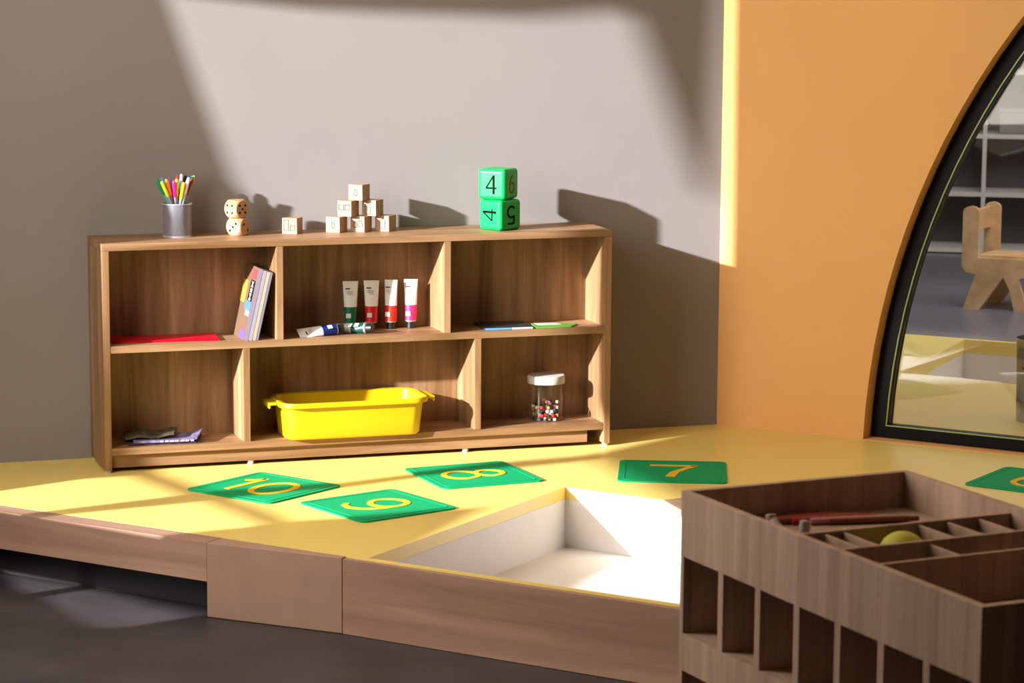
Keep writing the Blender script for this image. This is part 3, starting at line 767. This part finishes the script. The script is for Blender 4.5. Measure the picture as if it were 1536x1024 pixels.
mb.lathe([(.006, -.012), (.006, .0), (.016, .006), (.018, .014), (.012, .022)], 20); mb.build('knob', M['cab_in'], CB, smooth=True)
cz0 = .5-.0928
def cpos(u_, v_, z): 
    c_, s_ = math.cos(ang), math.sin(ang); return (A0.x+c_*u_-s_*v_, A0.y+s_*u_+c_*v_, z)
def stick(name, label, cat, u_, v_, z, L, r, direction, col, group=None, rough=.5, capc=None):
    e = empty(name, cpos(u_, v_, z), label, cat, 0, group)
    e.rotation_euler = Vector(direction).to_track_quat('Z', 'Y').to_euler()
    mb = MB(); mb.lathe([(r*.9, 0), (r, .002), (r, L-.02)], 14); mb.build('body', flat(name+'_'+label.split()[0], col, rough), e, smooth=True)
    mb = MB(); mb.lathe([(r*.8, L-.0199), (r*.8, L-.002), (r*.5, L)], 14); mb.build('tip', flat(name+'_tip_'+label.split()[0], capc or col, rough), e, smooth=True)
ud = Vector((math.cos(ang), math.sin(ang), 0)); vd = Vector((-ud.y, ud.x, 0))
stick('glue_stick', 'grey glue stick standing in the tray near its left edge, left one', 'glue stick', .262, .040, cz0+.0272, .070, .0115, (-.25*ud.x, -.25*ud.y, 1), (.34, .30, .26))
stick('glue_stick', 'light grey glue stick standing in the tray, beside the first', 'glue stick', .318, .062, cz0+.0272, .068, .0115, (-.12*ud.x+.1*vd.x, -.12*ud.y+.1*vd.y, 1), (.40, .36, .32))
stick('glue_stick', 'short beige glue stick lying across the tray corner', 'glue stick', .300, .032, cz0+.070, .040, .009, (-.9*ud.x, -.9*ud.y, .5), (.42, .34, .28))
reds = [('dark red', (.28, .02, .01)), ('brick red', (.40, .05, .02)), ('rust', (.34, .08, .02)), ('crimson', (.45, .02, .03)), ('pink', (.60, .25, .28)), ('brown', (.20, .06, .02))]
for k, (cn, cc) in enumerate(reds):
    stick('crayon', cn+' crayon lying in the far compartment of the cabinet tray', 'crayon', .028+.0135*k, .10+.03*k, cz0+.0335, .170, .006, (vd.x+.05*k*ud.x, vd.y+.05*k*ud.y, 0.0), cc)
e = empty('yellow_ball', cpos(.418, .195, cz0), 'yellow ball sitting in a small tray compartment', 'ball')
mb = MB(); mb.lathe([(max(.0001, .043*math.sin(math.pi*i/20)), .043-.043*math.cos(math.pi*i/20)) for i in range(21)], 28); mb.build('ball', flat('ball_yellow', (.55, .50, .05), .6), e, smooth=True)

# ------------------------------------------------------------------ things seen through the window
ch = empty('toddler_chair', (4.65, 3.70, FZ), 'small birch toddler chair standing behind the arched window', 'chair')
sd = Vector((.16, -.14)).normalized(); dd = Vector((.20, .17)).normalized()
K = 1/327.
def side_panel_poly():
    pts = [(5, 0), (28, -2), (46, 30), (60, 52), (70, 30), (76, -6), (94, -6), (88, 22), (80, 50), (97, 56), (98, 74), (92, 80), (24, 80), (24, 150)]
    pts += [(24-11+11*math.cos(math.pi*i/6), 150+9*math.sin(math.pi*i/6)) for i in range(1, 7)]
    pts += [(2, 66), (8, 57), (22, 55)]
    return [((x-10)*K/.90, max(0, y)*K*.99) for x, y in pts]
def chair_mat(off): return Matrix(((sd.x, 0, dd.x, dd.x*off), (sd.y, 0, dd.y, dd.y*off), (0, 1, 0, 0), (0, 0, 0, 1)))
for off in (0, .27):
    mb = MB(); mb.T = chair_mat(off); mb.holed([side_panel_poly()], 0, .02); mb.build('side_panel', M['chairwood'], ch)
mb = MB(); mb.T = chair_mat(0); mb.box(.03, .30, .238, .254, .021, .269); mb.build('seat', M['chairwood'], ch)
mb = MB(); mb.T = chair_mat(0); mb.box(-.01, .006, .36, .46, .021, .269); mb.build('backrest', M['chairwood'], ch, bevel=.004)

bk_dir = Vector((.482, .877)); rt = Vector((.877, -.482))
bc0 = Vector((5.80, 5.70))
bs = empty('bookcase', (bc0.x, bc0.y, FZ), 'tall pale bookcase with open cubes at the back of the next room', 'bookcase')
bs.rotation_euler = (0, 0, math.atan2(rt.y, rt.x))
def bbx(name, x0, x1, z0, z1, y0=0, y1=.32): return MB().box(x0, x1, y0, y1, z0, z1).build(name, M['shelfwhite'], bs)
for x in (-.70, -.006, .50, 1.0): bbx('upright', x, x+.022, 0, 1.25+.4)
for zc in (.02, .33, .65, 1.0, 1.35, 1.64): bbx('shelf_board', -.69, 1.02, zc-.012, zc+.012, .002, .318)
MB().box(-.70, 1.02, .32, .335, 0, 1.65).build('back_board', plain('dark_back', (.09, .08, .085), .7), bs)
for x0, x1, z0, z1, cc, lb in ((-.28, -.08, .665, .79, (.30, .28, .27), 'pale grey storage box in the left cube of the bookcase'), (.08, .22, .665, .80, (.22, .20, .20), 'dark grey box in the right cube of the bookcase')):
    e = empty('storage_box', tuple(bc0+rt*((x0+x1)/2)+bk_dir*.1)+(FZ+z0,), lb, 'box', math.atan2(rt.y, rt.x))
    w = (x1-x0)/2
    MB().box(-w, w, -.07, .07, 0, z1-z0-.02).build('box_body', flat('sbox_%d' % int(w*1000), cc), e, bevel=.004)
    MB().box(-w-.004, w+.004, -.074, .074, z1-z0-.0198, z1-z0).build('box_lid', flat('sbox_%d' % int(w*1000), cc), e, bevel=.003)

bu = empty('metal_bucket', (2.955, .015, 0), 'galvanised metal bucket standing on the yellow platform behind the window', 'bucket')
mb = MB(); mb.lathe([(.078, .004), (.080, 0), (.082, .004), (.083, .06), (.0845, .062), (.083, .064), (.086, .20), (.0875, .202), (.086, .204), (.088, .258), (.092, .262), (.088, .262), (.080, .01)], 40); mb.build('pail', M['galv'], bu, smooth=True, ang=50)
mb = MB()
hp = [Vector((-.090*math.cos(math.pi*i/16), -.075*math.sin(math.pi*i/16)-.02, .175+.03*(i/16)*0-.03*math.sin(math.pi*i/16)+.07*(i/16))) for i in range(17)]
prev = []
for i, q in enumerate(hp):
    prev.append([(q.x, q.y+.003*math.cos(a2), q.z+.003*math.sin(a2)) for a2 in [j*math.pi/4 for j in range(8)]])
mb.loft(prev); mb.build('handle', flat('dark_wire', (.10, .07, .05)), bu, smooth=True)

# ------------------------------------------------------------------ light
sd_ = Vector((1, .355, -.31)).normalized()
sl = bpy.data.lights.new('sun', 'SUN'); sl.energy = 16; sl.angle = rad(1.05); sl.color = (.97, .97, 1.0)
so = bpy.data.objects.new('sun', sl); COL.objects.link(so); so.rotation_euler = (-sd_).to_track_quat('Z', 'Y').to_euler(); so.location = (-3, -2, 3)
al = bpy.data.lights.new('left_fill', 'AREA'); al.shape = 'RECTANGLE'; al.size = 2.6; al.size_y = 1.3; al.energy = 88; al.color = (1, .90, .79)  # added fill lamp, stands in for daylight from the left
ao = bpy.data.objects.new('left_fill', al); COL.objects.link(ao); ao.location = (-1.27, -1.6, 2.0)
ao.rotation_euler = Vector((1, 0, 0)).to_track_quat('-Z', 'Z').to_euler()
fl = bpy.data.lights.new('next_room_fill', 'AREA'); fl.shape = 'RECTANGLE'; fl.size = 3; fl.size_y = 2; fl.energy = 110; fl.color = (.93, .95, 1)  # added fill lamp to brighten the next room, no visible source
fo = bpy.data.objects.new('next_room_fill', fl); COL.objects.link(fo); fo.location = (4.6, 2.0, 3.3)
fo.rotation_euler = (Vector((5.0, 4.6, 0))-Vector((4.6, 2.0, 3.3))).to_track_quat('-Z', 'Y').to_euler()
w = bpy.data.worlds.new('world'); SC.world = w; w.use_nodes = True
bg = w.node_tree.nodes['Background']; bg.inputs[0].default_value = (1.0, .79, .54, 1); bg.inputs[1].default_value = .62

SC.view_settings.view_transform = 'Standard'; SC.view_settings.look = 'None'
SC.view_settings.exposure = 0.0; SC.view_settings.gamma = 1.0
try: SC.view_settings.use_curve_mapping = False
except Exception: pass
